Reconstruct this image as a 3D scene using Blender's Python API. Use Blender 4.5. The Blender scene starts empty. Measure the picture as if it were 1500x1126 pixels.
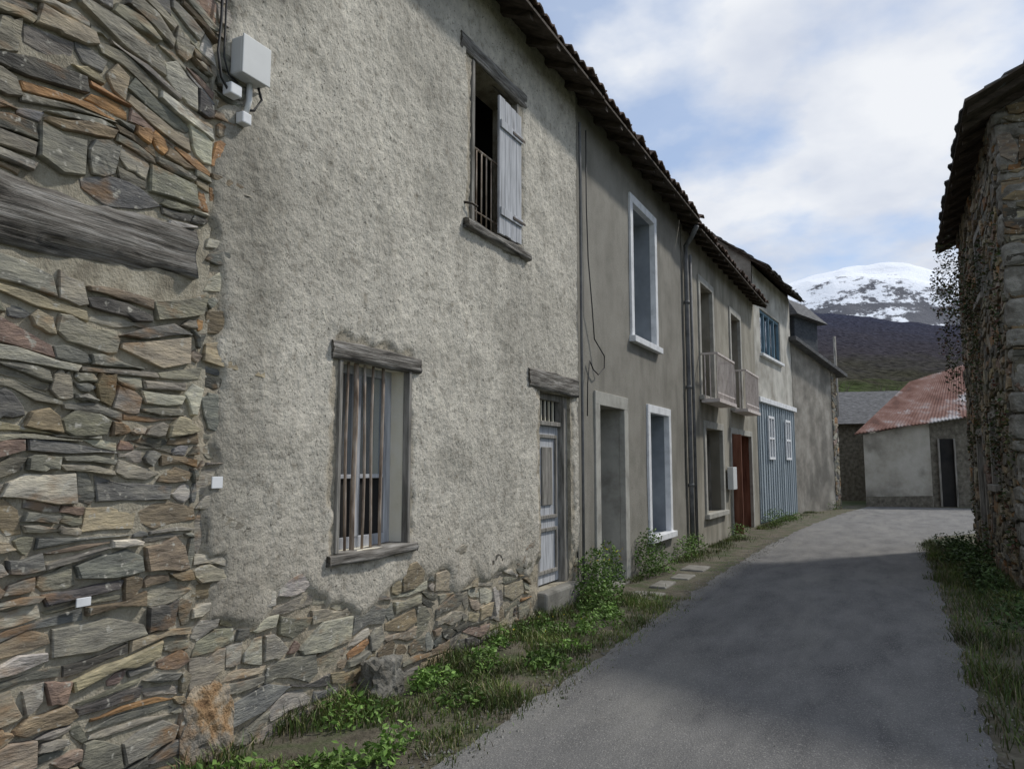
import bpy, math, random, bmesh
from mathutils import Vector, Matrix, noise
R=random.Random(7)
sc=bpy.context.scene
def nz(x,y,z=0): return noise.noise(Vector((x,y,z)))
def sm(t):
    t=max(0.,min(1.,t)); return t*t*(3-2*t)
# ---------------------------------------------------------------- materials
def M(name,cols,scale=3,detail=4,stretch=(1,1,1),bump=.3,bscale=None,bdist=.02,rough=.9,attr=False,
      stain=None,stain_scale=.7,stain_lo=.45,stain_hi=.65,stain_stretch=(1,1,1),metal=0,spec=.3,bstretch=None,lo=.3,hi=.7,specks=None,speck_scale=60,speck_lo=.62,speck_hi=.7):
    m=bpy.data.materials.new(name);m.use_nodes=True;nt=m.node_tree;N=nt.nodes;L=nt.links
    b=N['Principled BSDF'];b.inputs['Roughness'].default_value=rough;b.inputs['Metallic'].default_value=metal
    b.inputs['Specular IOR Level'].default_value=spec
    tc=N.new('ShaderNodeTexCoord')
    def mapped(st):
        mp=N.new('ShaderNodeMapping');mp.inputs['Scale'].default_value=st;L.new(tc.outputs['Object'],mp.inputs['Vector']);return mp.outputs[0]
    def nse(sc_,st,det=detail,ro=.6):
        n=N.new('ShaderNodeTexNoise');n.inputs['Scale'].default_value=sc_;n.inputs['Detail'].default_value=min(det,5);n.inputs['Roughness'].default_value=ro
        L.new(mapped(st),n.inputs['Vector']);return n
    n=nse(scale,stretch)
    cr=N.new('ShaderNodeValToRGB');L.new(n.outputs['Fac'],cr.inputs[0])
    el=cr.color_ramp.elements
    k=len(cols)
    el[0].position=lo;el[0].color=(*cols[0],1);el[1].position=hi;el[1].color=(*cols[-1],1)
    for i in range(1,k-1):
        e=el.new(lo+(hi-lo)*i/(k-1));e.color=(*cols[i],1)
    col=cr.outputs[0]
    def mix(a,bb,fac,mode='MIX'):
        x=N.new('ShaderNodeMix');x.data_type='RGBA';x.blend_type=mode
        for s,v in ((6,a),(7,bb)):
            if isinstance(v,tuple): x.inputs[s].default_value=(*v,1)
            else: L.new(v,x.inputs[s])
        if isinstance(fac,float): x.inputs[0].default_value=fac
        else: L.new(fac,x.inputs[0])
        return x.outputs[2]
    if attr:
        a=N.new('ShaderNodeVertexColor');a.layer_name='Col'
        col=mix(a.outputs[0],col,1.0,'MULTIPLY')
    if stain:
        s=nse(stain_scale,stain_stretch,4,.65)
        mr=N.new('ShaderNodeMapRange');mr.inputs[1].default_value=stain_lo;mr.inputs[2].default_value=stain_hi
        L.new(s.outputs['Fac'],mr.inputs[0]);col=mix(col,stain,mr.outputs[0])
    if specks:
        s=nse(speck_scale,(1,1,1),2,.6)
        mr=N.new('ShaderNodeMapRange');mr.inputs[1].default_value=speck_lo;mr.inputs[2].default_value=speck_hi
        L.new(s.outputs['Fac'],mr.inputs[0]);col=mix(col,specks,mr.outputs[0])
    L.new(col,b.inputs['Base Color'])
    if bump:
        bn=nse(bscale or scale*4,bstretch or stretch,5,.65)
        bp=N.new('ShaderNodeBump');bp.inputs['Strength'].default_value=bump;bp.inputs['Distance'].default_value=bdist
        L.new(bn.outputs['Fac'],bp.inputs['Height']);L.new(bp.outputs[0],b.inputs['Normal'])
    return m
mt={}
mt['render']=M('rough_render',[(.6,.57,.52),(.9,.885,.85),(1.05,1.03,.99),(1.2,1.18,1.12)],11,5,bump=.85,bscale=34,bdist=.02,attr=True,lo=.28,hi=.7,specks=(.19,.175,.145),speck_scale=46,speck_lo=.62,speck_hi=.68)
mt['mortar']=M('mortar',[(.20,.175,.13),(.36,.325,.25),(.46,.425,.34)],7,10,bump=.8,bscale=45,bdist=.02)
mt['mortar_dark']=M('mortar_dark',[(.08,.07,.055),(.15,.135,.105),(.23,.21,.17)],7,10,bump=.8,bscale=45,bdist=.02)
mt['stone']=M('slate_stone',[(.38,.37,.35),(.8,.8,.8),(1.12,1.1,1.04),(1.8,1.74,1.58)],6,5,stretch=(1,1,3.5),attr=True,bump=.85,bscale=16,bdist=.016,bstretch=(1,1,4),rough=.8,lo=.28,hi=.74,
  stain=(.27,.155,.07),stain_scale=2.3,stain_stretch=(1,1,2),stain_lo=.56,stain_hi=.74,specks=(.44,.42,.36),speck_scale=22,speck_lo=.62,speck_hi=.72)
mt['render2']=M('grey_render',[(.19,.18,.15),(.26,.245,.21),(.30,.285,.245)],1.6,10,bump=.6,bscale=60,bdist=.01,stain=(.16,.15,.125),stain_scale=.8,stain_stretch=(1,2.2,.5),stain_lo=.50,stain_hi=.75,specks=(.15,.14,.12),speck_scale=70,speck_lo=.6,speck_hi=.7)
mt['render3']=M('beige_render',[(.24,.22,.175),(.33,.305,.25),(.38,.355,.295)],1.8,10,bump=.5,bscale=50,bdist=.008,stain=(.19,.175,.14),stain_scale=.8,stain_stretch=(1,2,.5))
mt['render4']=M('pale_render',[(.34,.33,.29),(.5,.48,.43),(.58,.56,.5)],1.5,9,bump=.4,bscale=40,bdist=.008,stain=(.28,.26,.22),stain_scale=.8)
mt['render5']=M('worn_render',[(.17,.155,.13),(.3,.275,.235),(.42,.39,.34)],1.5,10,bump=.6,bscale=20,bdist=.02,stain=(.15,.14,.12),stain_scale=.6)
mt['barnwall']=M('barn_render',[(.24,.22,.18),(.40,.37,.31),(.5,.47,.41)],1.2,10,bump=.6,bscale=20,bdist=.02,stain=(.19,.175,.145),stain_scale=.7,stain_lo=.5,stain_hi=.7)
mt['oldwood_h']=M('weathered_wood_beam',[(.04,.037,.032),(.17,.155,.135),(.25,.235,.21),(.40,.38,.35)],5,5,stretch=(3,.5,8),bump=1,bscale=9,bdist=.025,bstretch=(3,.4,11),lo=.34,hi=.66)
mt['oldwood_v']=M('weathered_wood_upright',[(.09,.085,.07),(.24,.225,.2),(.38,.36,.32)],5,10,stretch=(5,7,.6),bump=.8,bscale=9,bdist=.01)
mt['shutter']=M('faded_paint_wood',[(.25,.25,.26),(.45,.46,.48),(.58,.59,.61)],5,10,stretch=(4,6,.5),bump=.5,bscale=9,bdist=.006)
mt['rustwood']=M('brown_wood_bars',[(.12,.08,.055),(.34,.27,.21),(.55,.48,.41)],6,10,stretch=(3,3,.7),bump=.4,bdist=.004)
mt['darkwood']=M('dark_rafter_wood',[(.03,.024,.018),(.07,.055,.042),(.12,.095,.075)],4,8,stretch=(1,4,4),bump=.4)
mt['tile']=M('clay_roof_tile',[(.06,.05,.042),(.13,.09,.07),(.22,.15,.11)],7,8,bump=.6,bscale=20,bdist=.01)
mt['slate']=M('slate_roof',[(.06,.06,.062),(.11,.11,.112),(.18,.18,.18)],5,9,stretch=(1,1,3),bump=.7,bscale=16,bdist=.02)
mt['slate_dark']=M('slate_cladding',[(.03,.035,.042),(.055,.062,.072),(.08,.085,.095)],5,9,stretch=(1,1,3),bump=.5,bscale=16,bdist=.02)
mt['white']=M('white_paint',[(.6,.61,.62),(.76,.77,.78),(.82,.83,.84)],6,8,bump=.15,bscale=20,bdist=.004,rough=.7)
mt['surround']=M('cement_surround',[(.26,.25,.22),(.38,.37,.33),(.46,.45,.4)],4,9,bump=.4,bscale=30,bdist=.006)
mt['cream']=M('cream_plaster',[(.66,.6,.46),(.8,.75,.61),(.83,.79,.69)],3,9,bump=.3,bscale=20,bdist=.01)
mt['rail']=M('pale_balcony_paint',[(.42,.36,.34),(.6,.54,.51),(.68,.63,.6)],5,6,bump=.1,bdist=.003)
mt['bluegrey']=M('bluegrey_matte',[(.19,.21,.23),(.26,.285,.31),(.32,.345,.37)],2,8,bump=.2,bdist=.004)  # blue-grey colour shared by deep reveals, inner shutters and garage panes
mt['blueplank']=M('blue_garage_wood',[(.25,.29,.315),(.35,.40,.43),(.44,.49,.52)],4,9,stretch=(3,6,.4),bump=.4,bdist=.005)
mt['bluewin']=M('blue_window_paint',[(.10,.17,.22),(.14,.22,.28),(.18,.26,.32)],4,6,bump=.1,bdist=.003)
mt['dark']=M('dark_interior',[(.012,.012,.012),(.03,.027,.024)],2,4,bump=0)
mt['redwood']=M('red_brown_door',[(.10,.04,.026),(.19,.08,.05),(.26,.12,.08)],4,9,stretch=(3,6,.4),bump=.3,bdist=.005)
mt['iron']=M('dark_iron',[(.04,.035,.03),(.1,.075,.055)],12,6,bump=.2,bdist=.002,rough=.6,metal=.3)
mt['zinc']=M('grey_downpipe',[(.09,.09,.09),(.15,.15,.15),(.19,.19,.18)],6,6,bump=.1,bdist=.003,rough=.7,metal=0)
mt['plastic']=M('grey_plastic',[(.6,.61,.6),(.68,.69,.68)],3,5,bump=.05,bdist=.002,rough=.5)
mt['cable']=M('black_cable',[(.015,.015,.015),(.04,.04,.04)],8,4,bump=0,rough=.6)
mt['granite']=M('granite_quoin',[(.11,.105,.095),(.24,.23,.2),(.36,.34,.3)],6,5,bump=1,bscale=14,bdist=.04,stain=(.12,.11,.09),stain_scale=2.5)
mt['ochre']=M('ochre_boulder',[(.13,.07,.035),(.33,.21,.11),(.44,.36,.26),(.22,.15,.09)],8,5,bump=1,bscale=14,bdist=.04,stain=(.22,.2,.17),stain_scale=4,stain_lo=.5,stain_hi=.65)
mt['rust']=M('rusty_sheet_roof',[(.09,.045,.035),(.17,.08,.06),(.24,.14,.115),(.33,.29,.28)],1.6,8,stretch=(1,1,.6),bump=.2,bdist=.01,stain=(.44,.42,.42),stain_scale=.45,stain_lo=.53,stain_hi=.60)
mt['asphalt']=M('old_asphalt',[(.095,.094,.095),(.145,.143,.14),(.19,.186,.18)],2.2,5,stretch=(1.4,.5,1),bump=1,bscale=75,bdist=.012,stain=(.21,.205,.19),stain_scale=.9,stain_stretch=(1.6,.35,1),stain_lo=.5,stain_hi=.72,specks=(.32,.31,.29),speck_scale=120,speck_lo=.56,speck_hi=.66)
mt['soil']=M('verge_soil',[(.06,.052,.036),(.125,.11,.08),(.19,.17,.13)],6,10,bump=.9,bscale=25,bdist=.03,stain=(.06,.075,.03),stain_scale=3,stain_lo=.46,stain_hi=.62)
mt['ground']=M('field_ground',[(.04,.055,.02),(.07,.085,.035),(.11,.1,.06)],.5,10,bump=.5,bscale=5,bdist=.05)
mt['leaf']=M('green_leaf',[(.6,.6,.6),(1.25,1.25,1.2)],3,3,attr=True,bump=0,rough=.6)
mt['twig']=M('bare_twig',[(.08,.065,.05),(.16,.13,.10)],5,3,bump=0)
mt['kerb']=M('kerb_stone',[(.12,.115,.10),(.21,.20,.175),(.28,.27,.245)],5,9,bump=.5,bscale=20,bdist=.01)
def glass():
    m=bpy.data.materials.new('old_window_glass');m.use_nodes=True;nt=m.node_tree
    b=nt.nodes['Principled BSDF'];b.inputs['Base Color'].default_value=(.46,.5,.53,1);b.inputs['Roughness'].default_value=.08
    b.inputs['Metallic'].default_value=.85
    n=nt.nodes.new('ShaderNodeTexNoise');n.inputs['Scale'].default_value=2.5
    tc=nt.nodes.new('ShaderNodeTexCoord');nt.links.new(tc.outputs['Object'],n.inputs['Vector'])
    bp=nt.nodes.new('ShaderNodeBump');bp.inputs['Strength'].default_value=.12;nt.links.new(n.outputs['Fac'],bp.inputs['Height']);nt.links.new(bp.outputs[0],b.inputs['Normal'])
    return m
mt['glass']=glass()
# ---------------------------------------------------------------- mesh helpers
def root(name,loc=(0,0,0),rz=0):
    e=bpy.data.objects.new(name,None);e.location=loc;e.rotation_euler=(0,0,rz);sc.collection.objects.link(e);e.empty_display_size=.3;return e
def obj(name,V,F,mat,parent=None,smooth=False,cols=None,xf=None):
    if xf is not None: V=[xf@Vector(v) for v in V]
    me=bpy.data.meshes.new(name);me.from_pydata([tuple(v) for v in V],[],F)
    if cols is not None:
        at=me.color_attributes.new('Col','FLOAT_COLOR','POINT')
        buf=[]
        for c in cols: buf+= [c[0],c[1],c[2],1.0]
        at.data.foreach_set('color',buf)
    me.materials.append(mt[mat] if isinstance(mat,str) else mat)
    if smooth: me.polygons.foreach_set('use_smooth',[True]*len(me.polygons))
    me.update()
    o=bpy.data.objects.new(name,me);sc.collection.objects.link(o)
    if parent: o.parent=parent
    return o
CUBE=[(0,3,2,1),(4,5,6,7),(0,1,5,4),(1,2,6,5),(2,3,7,6),(3,0,4,7)]
def boxvf(x0,x1,y0,y1,z0,z1):
    return [(x0,y0,z0),(x1,y0,z0),(x1,y1,z0),(x0,y1,z0),(x0,y0,z1),(x1,y0,z1),(x1,y1,z1),(x0,y1,z1)]
def boxes(name,bl,mat,parent=None,bevel=.006,xf=None):
    V=[];F=[]
    for b in bl:
        o=len(V);V+=boxvf(*b);F+=[tuple(o+i for i in f) for f in CUBE]
    ob=obj(name,V,F,mat,parent,xf=xf)
    if bevel:
        md=ob.modifiers.new('bevel','BEVEL');md.width=bevel;md.segments=2;md.limit_method='ANGLE'
    return ob
def rough_beam(name,x0,x1,y0,y1,z0,z1,mat,parent,amp=.012,n=40,seed=0,xf=None,tilt=0):
    V=[];F=[];k=24
    for i in range(n+1):
        t=i/n;y=y0+(y1-y0)*t
        for j in range(k):
            a=2*math.pi*(j+.5)/k;c,s=math.cos(a),math.sin(a)
            m=max(abs(c),abs(s))**.85;c/=m;s/=m
            c=max(-1,min(1,c));s=max(-1,min(1,s))
            d=amp*(nz(y*3+seed,c*1.5,s*1.5)+.7*nz(y*1.2+seed,c*6,s*6)+.5*nz(y*9+seed,c*3,s*3)-.9*max(0,.25-abs(nz(y*.8+seed,c*4+7,s*5)))*4*.5)
            V.append(((x0+x1)/2+c*((x1-x0)/2+d),y,(z0+z1)/2+s*((z1-z0)/2+d)+tilt*(t-.5)+amp*1.3*nz(y*1.7+seed,9)))
    for i in range(n):
        for j in range(k):
            a=i*k+j;b=i*k+(j+1)%k;F.append((a,b,b+k,a+k))
    F.append(tuple(range(k)));F.append(tuple(n*k+j for j in reversed(range(k))))
    return obj(name,V,F,mat,parent,smooth=True,xf=xf)
def tube(name,pts,r,mat,parent=None,k=8,xf=None):
    V=[];F=[]
    pts=[Vector(p) for p in pts]
    for i,p in enumerate(pts):
        d=(pts[min(i+1,len(pts)-1)]-pts[max(i-1,0)]).normalized()
        u=d.cross(Vector((.3,.2,1)) if abs(d.z)<.9 else Vector((1,0,0))).normalized();w=d.cross(u)
        rr=r[i] if isinstance(r,(list,tuple)) else r
        for j in range(k):
            a=2*math.pi*j/k;V.append(p+u*math.cos(a)*rr+w*math.sin(a)*rr)
    for i in range(len(pts)-1):
        for j in range(k):
            a=i*k+j;b=i*k+(j+1)%k;F.append((a,b,b+k,a+k))
    F.append(tuple(reversed(range(k))));F.append(tuple((len(pts)-1)*k+j for j in range(k)))
    return obj(name,V,F,mat,parent,smooth=True,xf=xf)
def lines(a,b,step,br):
    p=sorted(set([a,b]+[q for q in br if a<q<b]));out=[]
    for u,v in zip(p,p[1:]):
        n=max(1,int(math.ceil((v-u)/step)))
        out+=[u+(v-u)*i/n for i in range(n)]
    out.append(p[-1]);return out
def facade(name,par,s0,s1,z0,z1,ops,mat,step=.3,disp=None,reveal=.3,rmat=None,xf=None,top=None,colf=None):
    S=lines(s0,s1,step,[o[0] for o in ops]+[o[1] for o in ops]);Z=lines(z0,z1,step,[o[2] for o in ops]+[o[3] for o in ops])
    V=[];F=[];nz_=len(Z);C=[] if colf else None
    for s in S:
        for z in Z:
            x=disp(s,z) if disp else 0
            if colf: x,c=x;C.append(c)
            zz=z
            if top: zz=min(z,top(s))
            V.append((x,s,zz))
    def ins(s,z): return any(o[0]<s<o[1] and o[2]<z<o[3] for o in ops)
    for i in range(len(S)-1):
        for j in range(nz_-1):
            if ins((S[i]+S[i+1])/2,(Z[j]+Z[j+1])/2): continue
            a=i*nz_+j;F.append((a,a+nz_,a+nz_+1,a+1))
    obj(name,V,F,mat,par,smooth=True,xf=xf,cols=C)
    for k,o in enumerate(ops):
        d=o[4] if len(o)>4 and o[4] else reveal;m=o[5] if len(o)>5 else (rmat or mat)
        i0,i1=S.index(o[0]),S.index(o[1]);j0,j1=Z.index(o[2]),Z.index(o[3])
        ring=[(i,j0) for i in range(i0,i1)]+[(i1,j) for j in range(j0,j1)]+[(i,j1) for i in range(i1,i0,-1)]+[(i0,j) for j in range(j1,j0,-1)]
        n=len(ring);VV=[V[i*nz_+j] for i,j in ring]+[(-d,S[i],Z[j]) for i,j in ring]
        obj('opening_reveal',VV,[(q,(q+1)%n,n+(q+1)%n,n+q) for q in range(n)],m,par,xf=xf)
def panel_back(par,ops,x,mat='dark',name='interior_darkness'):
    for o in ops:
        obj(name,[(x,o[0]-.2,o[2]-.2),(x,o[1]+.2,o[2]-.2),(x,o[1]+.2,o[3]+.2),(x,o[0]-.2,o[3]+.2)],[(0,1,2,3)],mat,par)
def body(par,s0,s1,depth,zt,mat,ridge=None):
    r=ridge or zt;g=.004
    V=[(-.02,s0+g,-.3),(-.02,s0+g,zt),(-depth/2,s0+g,r),(-depth,s0+g,zt),(-depth,s0+g,-.3)]
    V+=[(v[0],s1-g,v[2]) for v in V[:5]]
    obj('side_and_back_walls',V,[(0,1,2,3,4),(9,8,7,6,5),(4,3,8,9)],mat,par)
def surround(par,o,w,mat,proud=.03,back=-.05,sill=True,name='window_surround'):
    s0,s1,z0,z1=o[:4]
    b=[(back,proud,s0-w,s0+.006,z0,z1),(back,proud,s1-.006,s1+w,z0,z1),(back,proud+.002,s0-w,s1+w,z1-.006,z1+w)]
    if sill: b.append((back,proud+.06,s0-w-.04,s1+w+.04,z0-.09,z0+.004))
    boxes(name,b,mat,par,.006)
# rubble stones
PAL=[((.215,.205,.17),5),((.17,.17,.155),4),((.285,.265,.22),4.5),((.225,.18,.125),2.8),((.34,.20,.10),1.2),((.35,.30,.215),2.8),((.44,.42,.36),1.3),((.105,.10,.09),1.6),((.25,.185,.15),1)]
def pick(rr,pal):
    t=rr.random()*sum(w for c,w in pal)
    for c,w in pal:
        t-=w
        if t<=0: break
    f=rr.uniform(.8,1.25);return (c[0]*f,c[1]*f*rr.uniform(.96,1.03),c[2]*f*rr.uniform(.92,1.08))
def stones(name,par,s0,s1,z0,z1,h=.085,wmin=.09,wmax=.42,prot=(.01,.04),seed=1,keep=None,pal=PAL,xf=None,tilt=0,gap=.004,wav=1.0):
    rr=random.Random(seed);V=[];F=[];C=[]
    n=int((z1-z0)/h)+1
    base=[z0+i*h+rr.uniform(-.42,.42)*h for i in range(n+1)]
    def zb(i,s): return base[i]+h*wav*(1.05*nz(s*1.1,i*.45,seed)+.65*nz(s*3.2,i*.9,seed+3))+tilt*(s-s0)*.3*nz(s*.6,i*.08,seed+9)
    for i in range(n):
        s=s0-rr.random()*.1
        while s<s1:
            w=(wmin+(wmax-wmin)*rr.random()**1.6);a,b=s,min(s+w,s1)
            s+=w
            a=max(a,s0)
            if b-a<.03: continue
            mid=(a+b)/2;t=zb(i+1,mid)-zb(i,mid)
            if t<.012: continue
            if keep and not keep(mid,(zb(i+1,mid)+zb(i,mid))/2,(b-a)/2,t/2): continue
            subs=[(0,1)]
            q_=rr.random()
            if t>h*.9 and q_<.35: q=rr.uniform(.3,.7);subs=[(0,q),(q,1)]
            if t>h*1.3 and q_<.16: subs=[(0,.3),(.3,.68),(.68,1)]
            skew=rr.uniform(-.12,.12)*t
            for lo,hi in subs:
                g=gap*rr.uniform(.3,1.7);sl0=rr.uniform(-1,1)*min(t,.1)*.35;sl1=rr.uniform(-1,1)*min(t,.1)*.35
                m=rr.choice([2,3,4]);P=[];jt=.09*t*(hi-lo)
                cb=rr.choice([0,.1,.35]);cb2=rr.choice([0,.1,.3]);ct=rr.choice([0,.1,.35]);ct2=rr.choice([0,.1,.3])
                lt=(hi-lo)*t
                us=[0]+sorted(max(.1,min(.9,k/m+rr.uniform(-.12,.12))) for k in range(1,m))+[1]
                for u in us:
                    ss=a+g+(b-a-2*g)*u+(-sl0*(1-u)+sl1*u)*.5
                    e=(cb if u==0 else cb2 if u==1 else 0)*lt
                    P.append((ss,(1-lo)*zb(i,ss)+lo*zb(i+1,ss)+g+e+rr.uniform(-jt,jt)+skew*(u-.5)*(1 if lo>0 else 0)))
                for u in reversed(us):
                    ss=a+g+(b-a-2*g)*u+(sl0*(1-u)-sl1*u)*.5
                    e=(ct if u==0 else ct2 if u==1 else 0)*lt
                    P.append((ss,(1-hi)*zb(i,ss)+hi*zb(i+1,ss)-g-e+rr.uniform(-jt,jt)+skew*(u-.5)*(1 if hi<1 else 0)))
                cs=sum(p[0] for p in P)/len(P);cz=sum(p[1] for p in P)/len(P)
                th_=max(p[1] for p in P)-min(p[1] for p in P)
                if th_<.01: continue
                p=rr.uniform(*prot);c=pick(rr,pal);o=len(V);K=len(P)
                tx=rr.uniform(-.25,.25)*.1;tz=rr.uniform(-.35,.35)*.3
                ins=rr.uniform(.003,.008)
                for (q,x) in P: V.append((-.05,q,x))
                for (q,x) in P: V.append((p*.72+tx*(q-cs)+tz*(x-cz)+rr.uniform(-.003,.003),q,x))
                for (q,x) in P:
                    dl=math.hypot(q-cs,x-cz)+1e-6;f=max(.5,1-ins/dl)
                    fz=max(.5,1-ins*2/(th_+1e-6))
                    V.append((p+tx*(q-cs)+tz*(x-cz)+rr.uniform(-.1,.1)*p,cs+(q-cs)*f,cz+(x-cz)*fz))
                V.append((p*rr.uniform(.95,1.1)+.002,cs+rr.uniform(-.2,.2)*(b-a),cz))
                for _ in range(3*K+1): C.append(c)
                for r_ in range(2):
                    for k in range(K):
                        A=o+r_*K+k;B=o+r_*K+(k+1)%K;F.append((A,B,B+K,A+K))
                for k in range(K): F.append((o+2*K+k,o+2*K+(k+1)%K,o+3*K))
    return obj(name,V,F,'stone',par,cols=C,xf=xf)
def roof(par,s0,s1,ze,ov=.45,pitch=.45,depth=8,style='canal',vo0=0,vo1=0,seed=0,mat=None,raf=True):
    rr=random.Random(seed);a,b=s0-vo0,s1+vo1
    V=[];F=[]
    half=depth/2
    def prof(x): return ze+(ov-x)*pitch if x>-half else ze+(ov+half)*pitch-( -half-x)*pitch
    row=.34 if style=='canal' else .22
    xs=[];x=ov
    while x>-half-.01: xs.append(x);x-=row
    nrow=len(xs);dy=.045 if style=='canal' else .12
    ns=int((b-a)/dy)
    jit=[rr.uniform(-1,1) for _ in range(int((b-a)/.2)+3)]
    for i in range(nrow-1):
        for e,xx in enumerate((xs[i],xs[i+1]-.03)):
            lift=(.035 if e==0 else .0) if style=='canal' else (.03 if e==0 else 0)
            for j in range(ns+1):
                s=a+(b-a)*j/ns
                if style=='canal':
                    ph=s/.2;w=abs(math.sin(ph*math.pi));q=jit[int((s-a)/.2)]
                    off=.07*w**.7;X=xx+(.03*q if e==0 else 0);Zl=off+lift+.014*q
                else:
                    q=noise.cell(Vector((s/.24+(i%2)*.5,i,seed)));X=xx+(.03*q if e==0 else 0);Zl=lift+.016*q
                V.append((X,s,prof(xx)+Zl+.02*nz(s*.7,i*.3,seed)))
    st=ns+1
    for i in range(nrow-1):
        o=i*2*st
        for j in range(ns): F.append((o+j,o+j+1,o+st+j+1,o+st+j))
    ob=obj('roof_covering',V,F,mat or ('tile' if style=='canal' else 'slate'),par)
    md=ob.modifiers.new('th','SOLIDIFY');md.thickness=.018;md.offset=-1
    t=.03
    x1,x2=ov-.03,-half
    V=[(x1,a,prof(x1)-.005),(x1,b,prof(x1)-.005),(x2,b,prof(x2)-.005),(x2,a,prof(x2)-.005),(-depth-ov,b,prof(-depth-ov)),(-depth-ov,a,prof(-depth-ov))]
    V+=[(v[0],v[1],v[2]-t) for v in V]
    F=[(0,1,2,3),(3,2,4,5),(6,9,8,7),(9,11,10,8),(0,6,7,1),(0,3,9,6),(3,5,11,9),(1,7,8,2),(2,8,10,4)]
    obj('roof_boards',V,F,'darkwood',par)
    obj('back_roof_slope',[(v[0],v[1],v[2]+.012) for v in (V[3],V[2],V[4],V[5])],[(0,1,2,3)],mat or ('tile' if style=='canal' else 'slate'),par)
    if raf:
        V=[];F=[];s=a+.15
        while s<b-.1:
            o=len(V);w=.04;xe=ov-.07+rr.uniform(-.03,.02)
            z1_=prof(xe)-.038;z2_=prof(-.6)-.038;d=.1
            V+=[(xe,s-w,z1_-d*.7),(xe,s+w,z1_-d*.7),(xe,s+w,z1_),(xe,s-w,z1_),(-.6,s-w,z2_-d),(-.6,s+w,z2_-d),(-.6,s+w,z2_),(-.6,s-w,z2_)]
            F+=[tuple(o+i for i in f) for f in CUBE];s+=rr.uniform(.48,.62)
        obj('rafters',V,F,'darkwood',par)
    return prof
# ---------------------------------------------------------------- stone_house (left, rubble)
FX=-3.4
sh=root('rubble_stone_house',(FX,0,0))
def md_(s,z): return .004+.014*nz(s*5,z*9)+.006*nz(s*20,z*20)
facade('mortar_wall',sh,-4,2.93,-.3,6.3,[],'mortar',.06,disp=md_)
def keepL(s,z,hw,hh): return not (1.0<s+hw and s-hw<2.83 and 2.545+.02*s<z+hh+.04 and z-hh<2.87)
stones('wall_stones',sh,.8,2.9,-.2,6.3,h=.092,wmin=.09,wmax=.50,prot=(.010,.044),seed=14,keep=keepL,tilt=.6,gap=.005,wav=1.1)
stones('wall_stones_far',sh,-4,.8,-.2,6.3,h=.14,wmin=.2,wmax=.6,prot=(.012,.05),seed=12)
rough_beam('old_timber_lintel',-.15,.045,1.0,2.82,2.55,2.87,'oldwood_h',sh,.03,160,3,tilt=.06)
roof(sh,-4,2.88,6.12,seed=1);body(sh,-4,2.88,8,6.3,'mortar',8)
tube('wall_cable',[(.03,2.90,6.2),(.04,2.91,4.6),(.05,2.9,4.15),(.07,2.87,3.95),(.08,2.89,3.8),(.06,2.98,3.74),(.05,3.05,3.75)],.008,'cable',sh)
tube('wall_cable_b',[(.03,2.93,6.2),(.04,2.94,4.3),(.05,2.93,3.95),(.05,2.97,3.86),(.04,3.05,3.85)],.006,'cable',sh)
# ---------------------------------------------------------------- rendered_house
h1=root('rough_render_house',(FX,0,0))
W1=(4.05,4.88,1.0,2.33,.26,'cream');UW=(5.84,6.86,3.82,5.42,.3);D1=(7.38,8.24,.27,2.40,.28)
ops=[W1,UW,D1]
def d1(s,z):
    b=.028+.012*nz(s*2.5,z*2.5,4)+.005*nz(s*9,z*9,2)+.016*max(-.35,-abs(nz(s*15,z*15,1)))+.004+.008*nz(s*28,z*28,7)
    lowline=.62+.45*nz(s*.9,3.3)+.28*nz(s*3.1,z*3.1,5)
    if s>7: lowline-= .2
    if s<4: lowline+=.12
    m=sm((lowline-z)/.12+.5)
    lf=sm((3.02+.14*nz(z*1.7,1.5)+.07*nz(z*7,.5)+(.25*sm((z-3.4)/.5))*nz(z*3,s*3,2)-s)/.06+.5)
    pt=sm((nz(s*2.1+5,z*2.6,9)-.40)/.08)*sm((3.9-s)/.4+ (.9-z))
    ed=0
    for o in ops:
        dx=max(o[0]-s,s-o[1],0);dz=max(o[2]-z,z-o[3]-.1,0);dd=math.hypot(dx,dz)
        if dd<.3: ed=max(ed,sm((.07+.08*nz(s*6,z*6,31)-dd)/.04+.5)*.8)
    m=max(m,lf,pt)
    xlow=-.004+.022*nz(s*4,z*6,8)+.008*nz(s*18,z*18,3)
    x=b*(1-m)+xlow*m
    x-=ed*.02
    g=nz(s*.7,z*.55,50);g2=nz(s*2.2,z*2.2,60);g3=nz(s*3.6,z*3.2,63)
    q=1+.20*g+.13*g3
    base=(.545*q,.52*q,.462*q)
    dk=sm((4.1+.7*nz(z*.8,s*.5,70)-s)/.9)*sm(.72+1.2*nz(s*1.5,z*1.1,71))*.85
    dk=max(dk,sm((g2-.1)/.4)*.28)
    dark=(.26,.245,.21)
    c=[base[k]*(1-dk)+dark[k]*dk for k in range(3)]
    wl=sm((lowline+.65-z)/.6)*.38*(1-m)
    c=[c[k]*(1-wl)+(.37,.33,.275)[k]*wl for k in range(3)]
    st=sm((3.8-z)/.2)*sm((z-2.4)/1.2)*sm(.2+2.2*nz(s*5,z*.4,80))*(1 if 5.6<s<7.1 else 0)*.3
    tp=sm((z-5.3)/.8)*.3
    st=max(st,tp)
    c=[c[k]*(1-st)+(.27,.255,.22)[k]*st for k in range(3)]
    mo=(.37,.33,.26)
    mm=max(m,ed)
    c=[c[k]*(1-mm)+mo[k]*mm for k in range(3)]
    return x,tuple(c)
facade('rendered_wall',h1,2.88,8.45,-.3,6.3,ops,'render',.021,disp=d1,reveal=.3,rmat='mortar',colf=True)
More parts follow.
